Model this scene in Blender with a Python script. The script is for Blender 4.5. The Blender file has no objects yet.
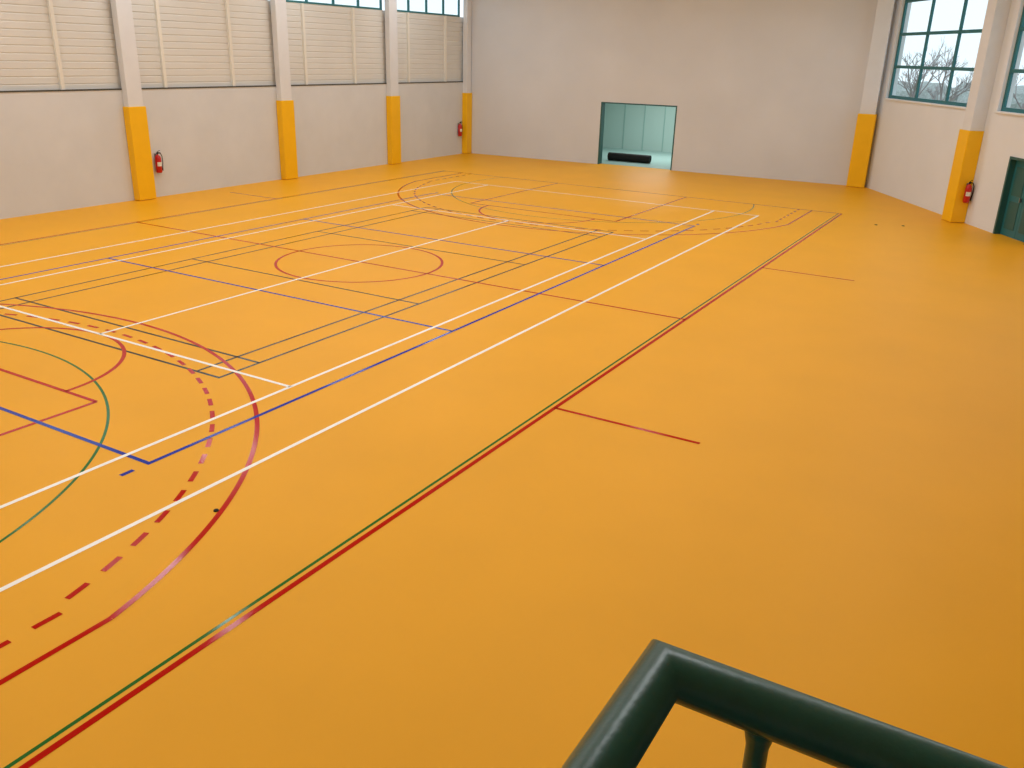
import bpy, bmesh, math, random
from mathutils import Vector, Matrix
random.seed(4)
sc=bpy.context.scene
col=sc.collection
# ---------------------------------------------------------------- materials
def s2l(c):
    return tuple(((x/255)/12.92 if x/255<=0.04045 else ((x/255+0.055)/1.055)**2.4) for x in c)
def mat(name,rgb,rough=0.6,spec=0.5,metal=0.0,var=0.0,vscale=1.0,bump=0.0,bscale=50.0,coat=0.0):
    m=bpy.data.materials.new(name); m.use_nodes=True
    nt=m.node_tree; b=nt.nodes['Principled BSDF']
    c=s2l(rgb)
    b.inputs['Base Color'].default_value=(*c,1)
    b.inputs['Roughness'].default_value=rough
    b.inputs['Specular IOR Level'].default_value=spec
    b.inputs['Metallic'].default_value=metal
    b.inputs['Coat Weight'].default_value=coat
    geo=nt.nodes.new('ShaderNodeNewGeometry')
    if var>0:
        n=nt.nodes.new('ShaderNodeTexNoise'); n.inputs['Scale'].default_value=vscale; n.inputs['Detail'].default_value=5
        nt.links.new(geo.outputs['Position'],n.inputs['Vector'])
        r=nt.nodes.new('ShaderNodeValToRGB')
        r.color_ramp.elements[0].position=0.3; r.color_ramp.elements[1].position=0.7
        r.color_ramp.elements[0].color=(*[x*(1-var) for x in c],1)
        r.color_ramp.elements[1].color=(*[min(1,x*(1+var)) for x in c],1)
        nt.links.new(n.outputs['Fac'],r.inputs['Fac']); nt.links.new(r.outputs['Color'],b.inputs['Base Color'])
    if bump>0:
        n2=nt.nodes.new('ShaderNodeTexNoise'); n2.inputs['Scale'].default_value=bscale; n2.inputs['Detail'].default_value=3
        nt.links.new(geo.outputs['Position'],n2.inputs['Vector'])
        bp=nt.nodes.new('ShaderNodeBump'); bp.inputs['Strength'].default_value=bump; bp.inputs['Distance'].default_value=0.01
        nt.links.new(n2.outputs['Fac'],bp.inputs['Height']); nt.links.new(bp.outputs['Normal'],b.inputs['Normal'])
    return m
def emis(name,rgb,st):
    m=bpy.data.materials.new(name); m.use_nodes=True; nt=m.node_tree
    for n in list(nt.nodes): nt.nodes.remove(n)
    o=nt.nodes.new('ShaderNodeOutputMaterial'); e=nt.nodes.new('ShaderNodeEmission')
    e.inputs['Color'].default_value=(*rgb,1); e.inputs['Strength'].default_value=st
    nt.links.new(e.outputs[0],o.inputs[0]); return m
M={}
M['floor']=mat('floor_vinyl_yellow',(241,171,18),0.48,0.25,var=0.03,vscale=0.6,bump=0.04,bscale=220)
M['wallL']=mat('wall_paint_cream',(214,217,221),0.85,0.2,var=0.03,vscale=1.2,bump=0.15,bscale=90)
M['wallB']=mat('wall_paint_back',(216,219,225),0.85,0.2,var=0.035,vscale=0.5,bump=0.1,bscale=60)
M['wallR']=mat('wall_paint_angled',(228,231,236),0.85,0.2,var=0.02,vscale=0.8)
M['clad']=mat('cladding_cream',(218,218,215),0.6,0.3,var=0.03,vscale=0.8)
M['post']=mat('post_cream',(230,228,220),0.6,0.3)
M['pillar']=mat('pillar_paint',(224,226,230),0.8,0.2,var=0.02,vscale=2)
M['pad']=mat('pad_vinyl_yellow',(250,192,4),0.45,0.4,var=0.02,vscale=3)
M['ceil']=mat('ceiling_paint',(208,211,214),0.9,0.2)
M['teal']=mat('frame_teal',(38,110,118),0.45,0.5)
M['tealdark']=mat('door_teal_dark',(42,92,90),0.45,0.5)
M['rail']=mat('rail_green_enamel',(19,86,76),0.32,0.5,var=0.08,vscale=30,bump=0.04,bscale=120)
M['room']=mat('storage_wall_teal',(176,200,192),0.8,0.2)
M['roomfl']=mat('storage_floor_teal',(155,185,179),0.4,0.5)
M['roompost']=mat('storage_post_teal',(146,180,172),0.7,0.3)
M['black']=mat('rubber_black',(20,20,20),0.7,0.3)
M['ledgeshade']=mat('ledge_shadow_paint',(80,78,72),0.8,0.2)  # dark colour standing in for shade along the ledge
M['white']=mat('line_white',(255,252,246),0.3,0.3)
M['red']=mat('line_red',(190,10,8),0.12,0.2)
M['blue']=mat('line_blue',(30,58,168),0.12,0.25)
M['dark']=mat('line_black',(30,28,28),0.12,0.28)
M['green']=mat('line_green',(36,110,48),0.12,0.2)
M['extred']=mat('extinguisher_red',(190,18,14),0.3,0.5)
M['steel']=mat('steel',(150,150,150),0.35,0.5,metal=0.9)
M['label']=mat('label_white',(225,225,215),0.5)
M['concrete']=mat('concrete_slab',(150,148,142),0.85,0.2,var=0.06,vscale=3)
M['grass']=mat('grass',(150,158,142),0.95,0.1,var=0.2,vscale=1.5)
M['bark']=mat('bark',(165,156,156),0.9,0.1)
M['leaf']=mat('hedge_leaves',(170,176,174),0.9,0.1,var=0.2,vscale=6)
M['fence']=mat('fence_steel',(130,148,148),0.6,0.3)
M['housing']=mat('added_luminaire_housing',(225,225,225),0.5,0.4)
M['addedlight']=emis('added_luminaire_diffuser',(0.94,0.98,1.0),18.5)  # glow of the added, unseen hall lamps
M['roomfill']=emis('added_storage_light',(0.98,1.0,0.99),13.0)  # glow of the lamp added to brighten the storage room
g=bpy.data.materials.new('window_glass'); g.use_nodes=True; nt=g.node_tree
for n in list(nt.nodes): nt.nodes.remove(n)
o=nt.nodes.new('ShaderNodeOutputMaterial'); mx=nt.nodes.new('ShaderNodeMixShader'); tr=nt.nodes.new('ShaderNodeBsdfTransparent'); gl=nt.nodes.new('ShaderNodeBsdfGlossy')
tr.inputs[0].default_value=(0.92,0.98,0.98,1); gl.inputs['Roughness'].default_value=0.03; mx.inputs[0].default_value=0.06
nt.links.new(tr.outputs[0],mx.inputs[1]); nt.links.new(gl.outputs[0],mx.inputs[2]); nt.links.new(mx.outputs[0],o.inputs[0])
M['glass']=g
# ---------------------------------------------------------------- mesh helpers
def mk(name,bm,mats,parent=None,smooth=False,bevel=0):
    me=bpy.data.meshes.new(name); bmesh.ops.recalc_face_normals(bm,faces=bm.faces[:])
    bm.to_mesh(me); bm.free()
    for m in mats: me.materials.append(M[m])
    if smooth:
        for p in me.polygons: p.use_smooth=True
    ob=bpy.data.objects.new(name,me); col.objects.link(ob)
    if bevel:
        md=ob.modifiers.new('bevel','BEVEL'); md.width=bevel; md.segments=2; md.limit_method='ANGLE'
    if parent: ob.parent=parent
    return ob
def empty(name,loc=(0,0,0),rz=0):
    e=bpy.data.objects.new(name,None); col.objects.link(e); e.location=loc; e.rotation_euler=(0,0,rz); e.empty_display_size=.2; return e
def fbox(bm,O,U,N,s0,s1,d0,d1,z0,z1,mi=0):
    vs=[]
    for z in (z0,z1):
        for s,d in ((s0,d0),(s1,d0),(s1,d1),(s0,d1)):
            p=O+U*s+N*d; vs.append(bm.verts.new((p.x,p.y,z)))
    for f in ((0,1,2,3),(4,5,6,7),(0,1,5,4),(1,2,6,5),(2,3,7,6),(3,0,4,7)):
        fc=bm.faces.new([vs[i] for i in f]); fc.material_index=mi
X=Vector((1,0,0)); Y=Vector((0,1,0)); Z0=Vector((0,0,0))
def box(bm,x0,x1,y0,y1,z0,z1,mi=0): fbox(bm,Z0,X,Y,x0,x1,y0,y1,z0,z1,mi)
def tube(bm,pts,rads,n=12,mi=0,cap=True):
    pts=[Vector(p) for p in pts]
    if not hasattr(rads,'__len__'): rads=[rads]*len(pts)
    rings=[]; prev=None
    for i,p in enumerate(pts):
        if i==0: t=(pts[1]-p).normalized()
        elif i==len(pts)-1: t=(p-pts[i-1]).normalized()
        else: t=((pts[i+1]-p).normalized()+(p-pts[i-1]).normalized()).normalized()
        if prev is None:
            a=Vector((0,0,1)) if abs(t.z)<.9 else Vector((1,0,0)); u=t.cross(a).normalized()
        else: u=(prev-t*prev.dot(t)).normalized()
        prev=u; v=t.cross(u)
        k=1.0
        if 0<i<len(pts)-1:
            d=(p-pts[i-1]).normalized().dot(t); k=1/max(d,.5)
        bend=None
        if k>1.02:
            a1=(p-pts[i-1]).normalized(); a2=(pts[i+1]-p).normalized(); bend=(a2-a1).normalized()
        ring=[]
        for j in range(n):
            an=2*math.pi*j/n; o=(u*math.cos(an)+v*math.sin(an))*rads[i]
            if bend is not None: o=o+bend*o.dot(bend)*(k-1)
            ring.append(bm.verts.new(p+o))
        rings.append(ring)
    for a,b in zip(rings,rings[1:]):
        for j in range(n):
            f=bm.faces.new((a[j],a[(j+1)%n],b[(j+1)%n],b[j])); f.material_index=mi; f.smooth=True
    if cap:
        for r in (rings[0],rings[-1]):
            f=bm.faces.new(r); f.material_index=mi
def wall(name,A,B,H,T,openings,m,z0=0.0):
    A=Vector((*A,0));B=Vector((*B,0)); L=(B-A).length; U=(B-A).normalized(); N=Vector((-U.y,U.x,0))
    bm=bmesh.new()
    ss=sorted({0,L,*[o[0] for o in openings],*[o[1] for o in openings]})
    for a,b in zip(ss,ss[1:]):
        op=[o for o in openings if o[0]<=a+1e-6 and o[1]>=b-1e-6]
        op.sort(key=lambda o:o[2]); z=z0
        for o in op:
            if o[2]>z: fbox(bm,A,U,N,a,b,0,T,z,o[2])
            z=o[3]
        if z<H: fbox(bm,A,U,N,a,b,0,T,z,H)
    bmesh.ops.remove_doubles(bm,verts=bm.verts[:],dist=1e-4)
    return mk(name,bm,[m]),A,U,N
CEIL=8.2
PL=(-10.4,20.05); PC=(7.0,21.07)
dW=Vector((12.0-7.0,12.98-21.07,0)).normalized()
sR=(18-7.0)/dW.x; PR=(18.0,21.07+dW.y*sR)
poly=[(-10.9,-20.3),(18.3,-20.3),(18.3,PR[1]+.2),(7.25,21.3),(-10.9,20.3)]
def slab(name,z0,z1,m):
    bm=bmesh.new()
    top=[bm.verts.new((x,y,z1)) for x,y in poly]; bot=[bm.verts.new((x,y,z0)) for x,y in poly]
    bm.faces.new(top); bm.faces.new(bot)
    for i in range(5): bm.faces.new((top[i],top[(i+1)%5],bot[(i+1)%5],bot[i]))
    mk(name,bm,[m])
slab('floor',-.2,0,'floor'); slab('ceiling',CEIL,CEIL+.3,'ceil')
DX0,DX1=-3.9,-0.60
cosb=(Vector((*PC,0))-Vector((*PL,0))).normalized().x
sd0=(DX0+10.4)/cosb; sd1=(DX1+10.4)/cosb; DH=2.56
_,A_b,U_b,N_b=wall('wall_back',PL,PC,CEIL,.35,[(sd0,sd1,0,DH)],'wallB')
W1=(0.42,6.72); W2=(7.85,13.4); WZ=(3.23,7.5); DR=(9.0,10.6,0,2.12)
opR=[(W1[0],W1[1],*WZ),(W2[0],W2[1],*WZ),DR,(15.2,20.4,*WZ)]
_,A_r,U_r,N_r=wall('wall_angled',PC,PR,CEIL,.35,opR,'wallR')
wall('wall_right',PR,(18.0,-20.0),CEIL,.35,[],'wallR')
wall('wall_rear',(18.0,-20.0),(-10.4,-20.0),CEIL,.35,[],'wallR')
LW=3.1; WS=5.78; WT=7.4
bm=bmesh.new(); box(bm,-10.75,-10.4,-20,20.05,0,LW); mk('wall_left',bm,['wallL'])
bm=bmesh.new(); prof=[(-10.8,LW)]
z=LW; per=.19
while z+per<=WS+1e-6:
    prof+= [(-10.50,z),(-10.50,z+per-.04),(-10.512,z+per-.03),(-10.512,z+per-.008)]; z+=per
prof+=[(-10.5,WS),(-10.8,WS)]
ra=[bm.verts.new((x,-20,zz)) for x,zz in prof]; rb=[bm.verts.new((x,20.05,zz)) for x,zz in prof]
for i in range(len(prof)-1): bm.faces.new((ra[i],ra[i+1],rb[i+1],rb[i]))
bm.faces.new((ra[0],ra[-1],rb[-1],rb[0]))
mk('trim_wall_cladding',bm,['clad'])
bm=bmesh.new(); box(bm,-10.8,-10.45,-20,20.05,WT,CEIL); mk('trim_header_left',bm,['wallL'])
bm=bmesh.new(); box(bm,-10.499,-10.385,-20,20.0,LW,LW+.035); mk('trim_ledge_shadow_left',bm,['ledgeshade'])  # thin dark strip painted in as the ledge's shadow line
PY=[-15.5,-9.5,-3.5,2.45,8.45,14.45,19.83]
def pillar(O,U,N,s0,s1,d0,d1,padH=2.65):
    e=empty('padded_pillar',(0,0,0))
    bm=bmesh.new(); fbox(bm,O,U,N,s0,s1,d0,d1,0,CEIL); mk('column',bm,['pillar'],e,bevel=.01)
    t=.045
    bm=bmesh.new(); fbox(bm,O,U,N,s0-t,s1+t,d0-t,-0.002,0.01,padH); mk('protective_pad',bm,['pad'],e,bevel=.018)
OL=Vector((-10.4,0,0)); NL=Vector((-1,0,0))
for y in PY:
    w=.25 if y<19 else .17
    pillar(OL,Y,NL,y-w,y+w,-.22,0.0)
bm=bmesh.new()
for y in PY[:-1]:
    for d in (1.3,3.95):
        if y+d<20: box(bm,-10.5,-10.42,y+d-.05,y+d+.05,LW,WS)
mk('trim_cladding_posts',bm,['post'])
def window(name,O,U,N,s0,s1,z0,z1,nc,nr,depth=.10,fw=.11,bw=.05):
    e=empty(name)
    bm=bmesh.new(); d0,d1=depth,depth+.07
    fbox(bm,O,U,N,s0,s0+fw,d0,d1,z0,z1);fbox(bm,O,U,N,s1-fw,s1,d0,d1,z0,z1)
    fbox(bm,O,U,N,s0+fw,s1-fw,d0,d1,z0,z0+fw);fbox(bm,O,U,N,s0+fw,s1-fw,d0,d1,z1-fw,z1)
    for i in range(1,nc):
        s=s0+(s1-s0)*i/nc; fbox(bm,O,U,N,s-bw,s+bw,d0,d1,z0+fw,z1-fw)
    for i in range(1,nr):
        z=z0+(z1-z0)*i/nr; fbox(bm,O,U,N,s0+fw,s1-fw,d0+.005,d1-.005,z-bw,z+bw)
    mk('frame',bm,['teal'],e)
    bm=bmesh.new(); d=depth+.035
    a=[O+U*s0+N*d,O+U*s1+N*d]
    bm.faces.new([bm.verts.new((a[0].x,a[0].y,z0+.02)),bm.verts.new((a[1].x,a[1].y,z0+.02)),bm.verts.new((a[1].x,a[1].y,z1-.02)),bm.verts.new((a[0].x,a[0].y,z1-.02))])
    mk('glazing',bm,['glass'],e)
    return e
window('window_1',A_r,U_r,N_r,W1[0],W1[1],WZ[0],WZ[1],3,4)
window('window_2',A_r,U_r,N_r,W2[0],W2[1],WZ[0],WZ[1],3,4)
window('window_3',A_r,U_r,N_r,15.2,20.4,WZ[0],WZ[1],3,4)
k=4
for a,b in zip(PY,PY[1:]):
    window('window_%d'%k,OL,Y,NL,a+.25,b-.25,WS,WT,4,2,depth=.12,fw=.07,bw=.04); k+=1
pillar(A_r,U_r,N_r,6.90,7.38,-.40,0.0)
pillar(A_r,U_r,N_r,13.9,14.4,-.40,0.0)
pillar(Vector((*PC,0)),U_b,N_b,-.60,-.05,-.35,-.005)
bm=bmesh.new()
fbox(bm,A_b,U_b,N_b,sd0,sd0+.05,-.01,.36,0,DH); fbox(bm,A_b,U_b,N_b,sd1-.05,sd1,-.01,.36,0,DH); fbox(bm,A_b,U_b,N_b,sd0+.05,sd1-.05,-.01,.36,DH-.05,DH)
mk('door_1',bm,['tealdark'])
RD=7.0
bm=bmesh.new(); a0,a1=sd0-2.5,sd1+2.5
fbox(bm,A_b,U_b,N_b,a0-.2,a0,.36,RD,0,3.4); fbox(bm,A_b,U_b,N_b,a1,a1+.2,.36,RD,0,3.4); fbox(bm,A_b,U_b,N_b,a0-.2,a1+.2,RD,RD+.2,0,3.4)
mk('wall_storage',bm,['room'])
bm=bmesh.new()
for i in range(1,8):
    s=a0+(a1-a0)*i/8; fbox(bm,A_b,U_b,N_b,s-.02,s+.02,RD-.03,RD,0,3.4)
mk('trim_storage_wall',bm,['roompost'])
bm=bmesh.new(); fbox(bm,A_b,U_b,N_b,a0-.2,a1+.2,.36,RD+.2,3.4,3.6); mk('ceiling_storage',bm,['ceil'])
bm=bmesh.new(); fbox(bm,A_b,U_b,N_b,a0-.2,a1+.2,.26,RD+.2,-.2,0.002); mk('floor_storage',bm,['roomfl'])
def lamp_panel(name,O,U,N,s0,s1,d0,d1,z,m):
    e=empty(name)
    bm=bmesh.new(); fbox(bm,O,U,N,s0-.03,s1+.03,d0-.03,d1+.03,z-.08,z-.001); mk('housing',bm,['housing'],e)
    bm=bmesh.new(); vs=[]
    for s,d in ((s0,d0),(s0,d1),(s1,d1),(s1,d0)):
        p=O+U*s+N*d; vs.append(bm.verts.new((p.x,p.y,z-.083)))
    bm.faces.new(vs); mk('diffuser',bm,[m],e)
lamp_panel('added_light_storage',A_b,U_b,N_b,sd0,sd1,3.2,4.4,3.4,'roomfill')  # added lamp, out of view, brightens the room behind the door
bm=bmesh.new(); turns=5; n=turns*22; r0,r1=.04,.17; th=.021
ang=math.atan2(U_b.y,U_b.x)
inn=[];out=[]
for i in range(n+1):
    t=i/n; a=t*turns*2*math.pi-math.pi/2; r=r0+(r1-r0)*t
    inn.append((math.cos(a)*(r-th*.5),math.sin(a)*(r-th*.5))); out.append((math.cos(a)*(r+th*.5),math.sin(a)*(r+th*.5)))
L=1.95
rows=[]
for pr in (inn,out):
    for x in (-L/2,L/2): rows.append([bm.verts.new((x,p[0],p[1]+r1+th*.5)) for p in pr])
il,ir,ol,orr=rows
for i in range(n):
    for a,b in ((il,ir),(ir,orr),(orr,ol),(ol,il)): bm.faces.new((a[i],a[i+1],b[i+1],b[i]))
for i in (0,n): bm.faces.new((il[i],ir[i],orr[i],ol[i]))
ob=mk('rolled_sports_mat',bm,['black'],smooth=False)
q=A_b+U_b*(sd0+.82)+N_b*1.7; ob.location=(q.x,q.y,0.004); ob.rotation_euler=(0,0,ang)
bm=bmesh.new(); s0,s1=DR[0],DR[1]
fbox(bm,A_r,U_r,N_r,s0,s0+.07,-.02,.34,0,DR[3]); fbox(bm,A_r,U_r,N_r,s1-.07,s1,-.02,.34,0,DR[3]); fbox(bm,A_r,U_r,N_r,s0+.07,s1-.07,-.02,.34,DR[3]-.07,DR[3])
e=empty('door_2'); mk('door_frame',bm,['tealdark'],e)
bm=bmesh.new(); sm=(s0+s1)/2
for a,b in ((s0+.08,sm-.005),(sm+.005,s1-.08)):
    fbox(bm,A_r,U_r,N_r,a,b,.14,.19,.01,DR[3]-.08,0)
    fbox(bm,A_r,U_r,N_r,a+.12,b-.12,.125,.14,1.1,DR[3]-.25,1)
    fbox(bm,A_r,U_r,N_r,a+.12,b-.12,.125,.14,.2,.95,1)
fbox(bm,A_r,U_r,N_r,sm-.08,sm-.05,.07,.14,.98,1.1,2)
mk('door_leaf',bm,['teal','tealdark','steel'],e,bevel=.004)
for i,(a,b) in enumerate((W1,W2)):
    bm=bmesh.new(); fbox(bm,A_r,U_r,N_r,a+.0,b-.0,-.05,.10,WZ[0]-.05,WZ[0]+.004); mk('trim_sill_%d'%(i+1),bm,['wallR'],bevel=.006)
# ---------------------------------------------------------------- court lines
def seg(bm,p,q,w,z,ext=0):
    p=Vector((*p,0));q=Vector((*q,0));d=(q-p).normalized();n=Vector((-d.y,d.x,0))*w/2
    p=p-d*ext;q=q+d*ext
    bm.faces.new([bm.verts.new((v.x,v.y,z)) for v in (p-n,q-n,q+n,p+n)])
def arc(bm,c,r,a0,a1,w,z,dash=None):
    ln=abs(a1-a0)*r
    if dash:
        k=max(1,round(ln/(dash[0]+dash[1])))
        stp=(a1-a0)/k; f=dash[0]/(dash[0]+dash[1])
        for i in range(k): arc(bm,c,r,a0+stp*(i+.5-f/2),a0+stp*(i+.5+f/2),w,z)
        return
    n=max(3,int(ln/.12))
    A=[];B=[]
    for i in range(n+1):
        a=a0+(a1-a0)*i/n; ca,sa=math.cos(a),math.sin(a)
        A.append(bm.verts.new((c[0]+ca*(r-w/2),c[1]+sa*(r-w/2),z)));B.append(bm.verts.new((c[0]+ca*(r+w/2),c[1]+sa*(r+w/2),z)))
    for i in range(n): bm.faces.new((A[i],A[i+1],B[i+1],B[i]))
def rect(bm,x,y,w,z):
    for sx in (-1,1): seg(bm,(sx*x,-y),(sx*x,y),w,z,w/2)
    for sy in (-1,1): seg(bm,(-x,sy*y),(x,sy*y),w,z,-w/2)
pi=math.pi; w=.058
bm=bmesh.new(); z=.0010
aa=math.asin(1.575/5.0)
for s in (-1,1):
    seg(bm,(s*7.41,-14),(s*7.41,14),.035,z)
    if s<0: arc(bm,(0,-12.425),5.0,-aa,pi+aa,.035,z)
    else: arc(bm,(0,12.425),5.0,pi-aa,2*pi+aa,.035,z)
mk('mini_basketball_court_lines',bm,['green'])
bm=bmesh.new(); z=.0014; wb=.048
rect(bm,3.05,6.7,wb,z)
for s in (-1,1):
    seg(bm,(s*2.59,-6.7),(s*2.59,6.7),wb,z); seg(bm,(-3.05,s*5.94),(3.05,s*5.94),wb,z); seg(bm,(-3.05,s*1.98),(3.05,s*1.98),wb,z)
mk('badminton_court_lines',bm,['dark'])
bm=bmesh.new(); z=.0018
rect(bm,7.5,14,w,z); seg(bm,(-7.5,0),(7.5,0),w,z); arc(bm,(0,0),1.8,0,2*pi,w,z)
for s in (-1,1):
    for t in (-1,1):
        seg(bm,(t*7.5,s*5),(t*9.5,s*5),w,z)
        seg(bm,(t*6.6,s*14),(t*6.6,s*11.01),w,z)
        y=14.0
        while y>11.1: seg(bm,(t*6.2,s*y),(t*6.2,s*(y-.24)),w,z); y-=.43
        seg(bm,(t*2.45,s*14),(t*2.45,s*8.2),w,z)
    seg(bm,(-2.45,s*8.2),(2.45,s*8.2),w,z)
    a=math.atan2(1.415,6.6)
    base=0 if s<0 else pi
    arc(bm,(0,s*12.425),6.75,base+a,base+pi-a,w,z)
    arc(bm,(0,s*12.425),6.22,base+.21,base+pi-.21,w,z,dash=(.24,.19))
    arc(bm,(0,s*8.2),1.8,base,base+pi,w,z)
mk('basketball_court_lines',bm,['red'])
bm=bmesh.new(); z=.0022
rect(bm,4.5,9,w,z)
for s in (-1,1):
    seg(bm,(-4.5,s*3),(4.5,s*3),w,z)
    for t in (-1,1): seg(bm,(t*4.5,s*9.2),(t*4.5,s*9.36),.06,z)
mk('volleyball_court_lines',bm,['blue'])
bm=bmesh.new(); z=.0026
rect(bm,5.485,11.885,w,z)
for s in (-1,1):
    seg(bm,(s*4.115,-11.885),(s*4.115,11.885),w,z); seg(bm,(-4.115,s*6.4),(4.115,s*6.4),w,z)
seg(bm,(0,-6.4),(0,6.4),w,z)
mk('tennis_court_lines',bm,['white'])
for x,y in ((5.94,-9.33),(8.73,12.61),(9.42,12.96)):
    bm=bmesh.new(); r=.028 if y<0 else .045
    bmesh.ops.create_cone(bm,cap_ends=True,segments=20,radius1=r,radius2=r*.85,depth=.012,matrix=Matrix.Translation((x,y,.008)))
    mk('floor_socket_cover',bm,['black'])
# ---------------------------------------------------------------- fire extinguishers
def extinguisher(P,n):
    e=empty('fire_extinguisher',P,math.atan2(n[1],n[0]))
    bm=bmesh.new(); prof=[(0,0),(.06,0),(.085,.015),(.09,.05),(.09,.42),(.08,.47),(.05,.51),(.025,.53),(.025,.56)]
    N=20; c=.11; rings=[]
    for r,z in prof: rings.append([bm.verts.new((c+max(r,.0005)*math.cos(2*pi*j/N),max(r,.0005)*math.sin(2*pi*j/N),z)) for j in range(N)])
    for a,b in zip(rings,rings[1:]):
        for j in range(N): f=bm.faces.new((a[j],a[(j+1)%N],b[(j+1)%N],b[j])); f.smooth=True
    mk('cylinder_body',bm,['extred'],e)
    bm=bmesh.new()
    tube(bm,[(c,0,.55),(c,0,.60)],.028,12,0); box(bm,c-.015,c+.13,-.012,.012,.59,.605,0); tube(bm,[(c,0,.61),(c+.05,0,.64),(c+.13,0,.66)],.009,8,0)
    tube(bm,[(c,.02,.575),(c+.02,.09,.57),(c+.03,.13,.48),(c+.03,.135,.3),(c+.02,.12,.15),(c+.02,.115,.06)],[.012,.012,.012,.012,.014,.02],10,0)
    mk('valve_and_hose',bm,['black'],e)
    bm=bmesh.new()
    N=14
    ra=[];rb=[]
    for j in range(N+1):
        a=-1.0+2.0*j/N; ra.append(bm.verts.new((c+.0915*math.cos(a),.0915*math.sin(a),.2)));rb.append(bm.verts.new((c+.0915*math.cos(a),.0915*math.sin(a),.32)))
    for j in range(N): bm.faces.new((ra[j],ra[j+1],rb[j+1],rb[j]))
    mk('label',bm,['label'],e)
    bm=bmesh.new(); box(bm,0.001,.022,-.03,.03,.1,.56); mk('wall_bracket',bm,['steel'],e)
extinguisher((-10.4,3.06,.72),(1,0)); extinguisher((-10.4,19.3,.80),(1,0))
q=A_r+U_r*7.43+N_r*-.17; extinguisher((q.x,q.y,.62),(U_r.x,U_r.y))
# ---------------------------------------------------------------- gallery + railing
cam_p=Vector((12.29997,-14.47276,4.38315)); hz=cam_p.z-.5
cx,cy=12.112,-13.868; R=.0225
gz=hz-1.0
e=empty('gallery_railing')
bm=bmesh.new()
tube(bm,[(cx,-19.9,hz),(cx,cy,hz),(17.9,cy,hz)],R,28); ob=mk('handrail',bm,['rail'],e)
bm=bmesh.new()
tube(bm,[(cx,-19.9,gz+.12),(cx,cy,gz+.12),(17.9,cy,gz+.12)],.016,16); mk('bottom_rail',bm,['rail'],e)
bm=bmesh.new()
def bal(x,y):
    tube(bm,[(x,y,hz-.012),(x,y,hz-.026),(x,y,hz-.04),(x,y,gz+.12)],[.0155,.0125,.0095,.0095],14)
x=cx+.088
while x<17.8: bal(x,cy); x+=.25
y=cy-.25
while y>-19.8: bal(cx,y); y-=.25
mk('balusters',bm,['rail'],e)
bm=bmesh.new()
for x,y in ((cx,cy-.6),(cx,-16.5),(cx,-18.5),(14,cy),(16,cy),(17.6,cy)): tube(bm,[(x,y,gz),(x,y,gz+.14)],.02,14)
mk('posts',bm,['rail'],e)
bm=bmesh.new(); box(bm,cx-.06,17.99,-19.99,cy+.06,gz-.25,gz); mk('gallery_floor_slab',bm,['concrete'],bevel=.01)
bm=bmesh.new()
for x,y in ((12.4,-14.2),(15.2,-14.2),(17.6,-14.2),(12.4,-18)): box(bm,x-.15,x+.15,y-.15,y+.15,0,gz-.25)
mk('gallery_support_columns',bm,['pillar'],bevel=.01)
# ---------------------------------------------------------------- added ceiling lamps, out of view, to light the hall
for x in (-8.4,-4.8,1.5,6.0,10.5):
    for y in (-15,-9,-3,3,9,15):
        if x>10 and (y<-10 or y>12): continue
        lamp_panel('added_ceiling_light',Z0,X,Y,x-.3,x+.3,y-1,y+1,CEIL,'addedlight')
lamp_panel('added_ceiling_light',Z0,X,Y,-1.9,-1.3,-3.5,-2.9,CEIL,'addedlight')  # extra lamp added off the grid for a glare spot on the sideline
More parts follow.
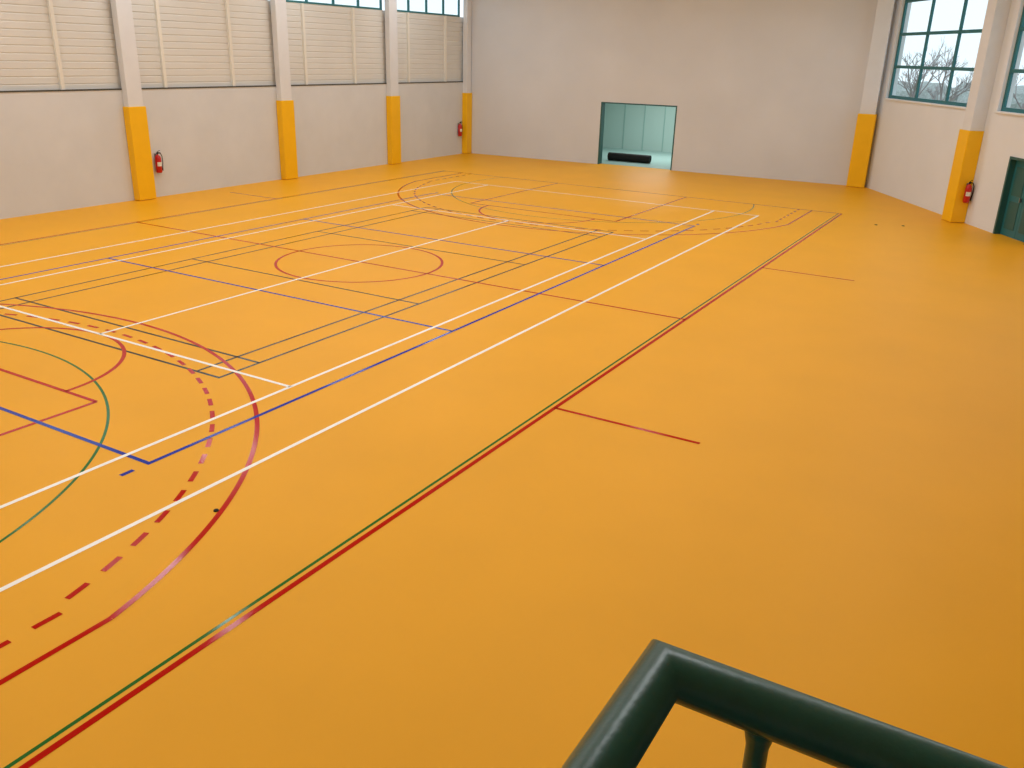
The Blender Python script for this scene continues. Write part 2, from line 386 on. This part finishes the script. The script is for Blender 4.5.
# ---------------------------------------------------------------- outside
bm=bmesh.new(); box(bm,-150,150,-150,200,-.5,-.21); mk('ground',bm,['grass'])
def tree(P,h,seed):
    rnd=random.Random(seed); bm=bmesh.new()
    def br(p,d,l,r,dep):
        q=p+d*l; mid=p+d*l*.5+Vector((rnd.uniform(-1,1),rnd.uniform(-1,1),0))*l*.05
        tube(bm,[p,mid,q],[r,r*.85,r*.65],5,cap=False)
        if dep==0: return
        for _ in range(3 if dep>1 else 4):
            nd=(d+Vector((rnd.uniform(-1,1),rnd.uniform(-1,1),rnd.uniform(-.2,.6)))*.75).normalized()
            st=p+d*l*rnd.uniform(.6,1.0)
            br(st,nd,l*rnd.uniform(.6,.8),r*.6,dep-1)
    br(Vector(P),Vector((0,0,1)),h*.26,h*.015,5)
    return mk('bare_tree',bm,['bark'])
for i,(x,y,h) in enumerate(((7.6,37,7.5),(5.6,44,8.5),(9.2,44,8.0),(11.4,37,8.0),(3.6,38,7.0),(13.9,43,8.5),(17.5,38,9))): tree((x,y,-.2),h,i+3)
bm=bmesh.new()
for i in range(36):
    x=2+i*.8; box(bm,x-.03,x+.03,29.5,29.56,-.21,2.6)
box(bm,2,30,29.5,29.56,2.5,2.6); box(bm,2,30,29.5,29.56,1.2,1.26)
mk('boundary_fence',bm,['fence'])
bm=bmesh.new()
rnd=random.Random(9)
for i in range(70):
    x=-10+i*1.1; y=96-(x*.3); r=rnd.uniform(1.4,2.2)
    bmesh.ops.create_icosphere(bm,subdivisions=2,radius=r,matrix=Matrix.Translation((x,y+rnd.uniform(-1,1),r*.4)))
for v in bm.verts: v.co+=Vector((rnd.uniform(-.3,.3),rnd.uniform(-.3,.3),rnd.uniform(-.3,.3)))
mk('hedge',bm,['leaf'])
wd=bpy.data.worlds.new('overcast_sky'); sc.world=wd; wd.use_nodes=True
bg=wd.node_tree.nodes['Background']; bg.inputs[0].default_value=(.80,.92,1.0,1); bg.inputs[1].default_value=1.2
# ---------------------------------------------------------------- camera
a,b,c=-0.52347,0.36572,-0.02931
fw=Vector((math.sin(a)*math.cos(b),math.cos(a)*math.cos(b),-math.sin(b))); r=Vector((math.cos(a),-math.sin(a),0)); d=fw.cross(r)
r2=r*math.cos(c)+d*math.sin(c); d2=-r*math.sin(c)+d*math.cos(c)
cd=bpy.data.cameras.new('camera'); co=bpy.data.objects.new('camera',cd); col.objects.link(co)
Mx=Matrix((r2,-d2,-fw)).transposed().to_4x4(); Mx.translation=cam_p; co.matrix_world=Mx
cd.sensor_width=36; cd.lens=864.266/1024*36; cd.clip_start=.05; cd.clip_end=500
sc.camera=co
sc.view_settings.view_transform='Standard'; sc.view_settings.look='None'; sc.view_settings.exposure=0.18
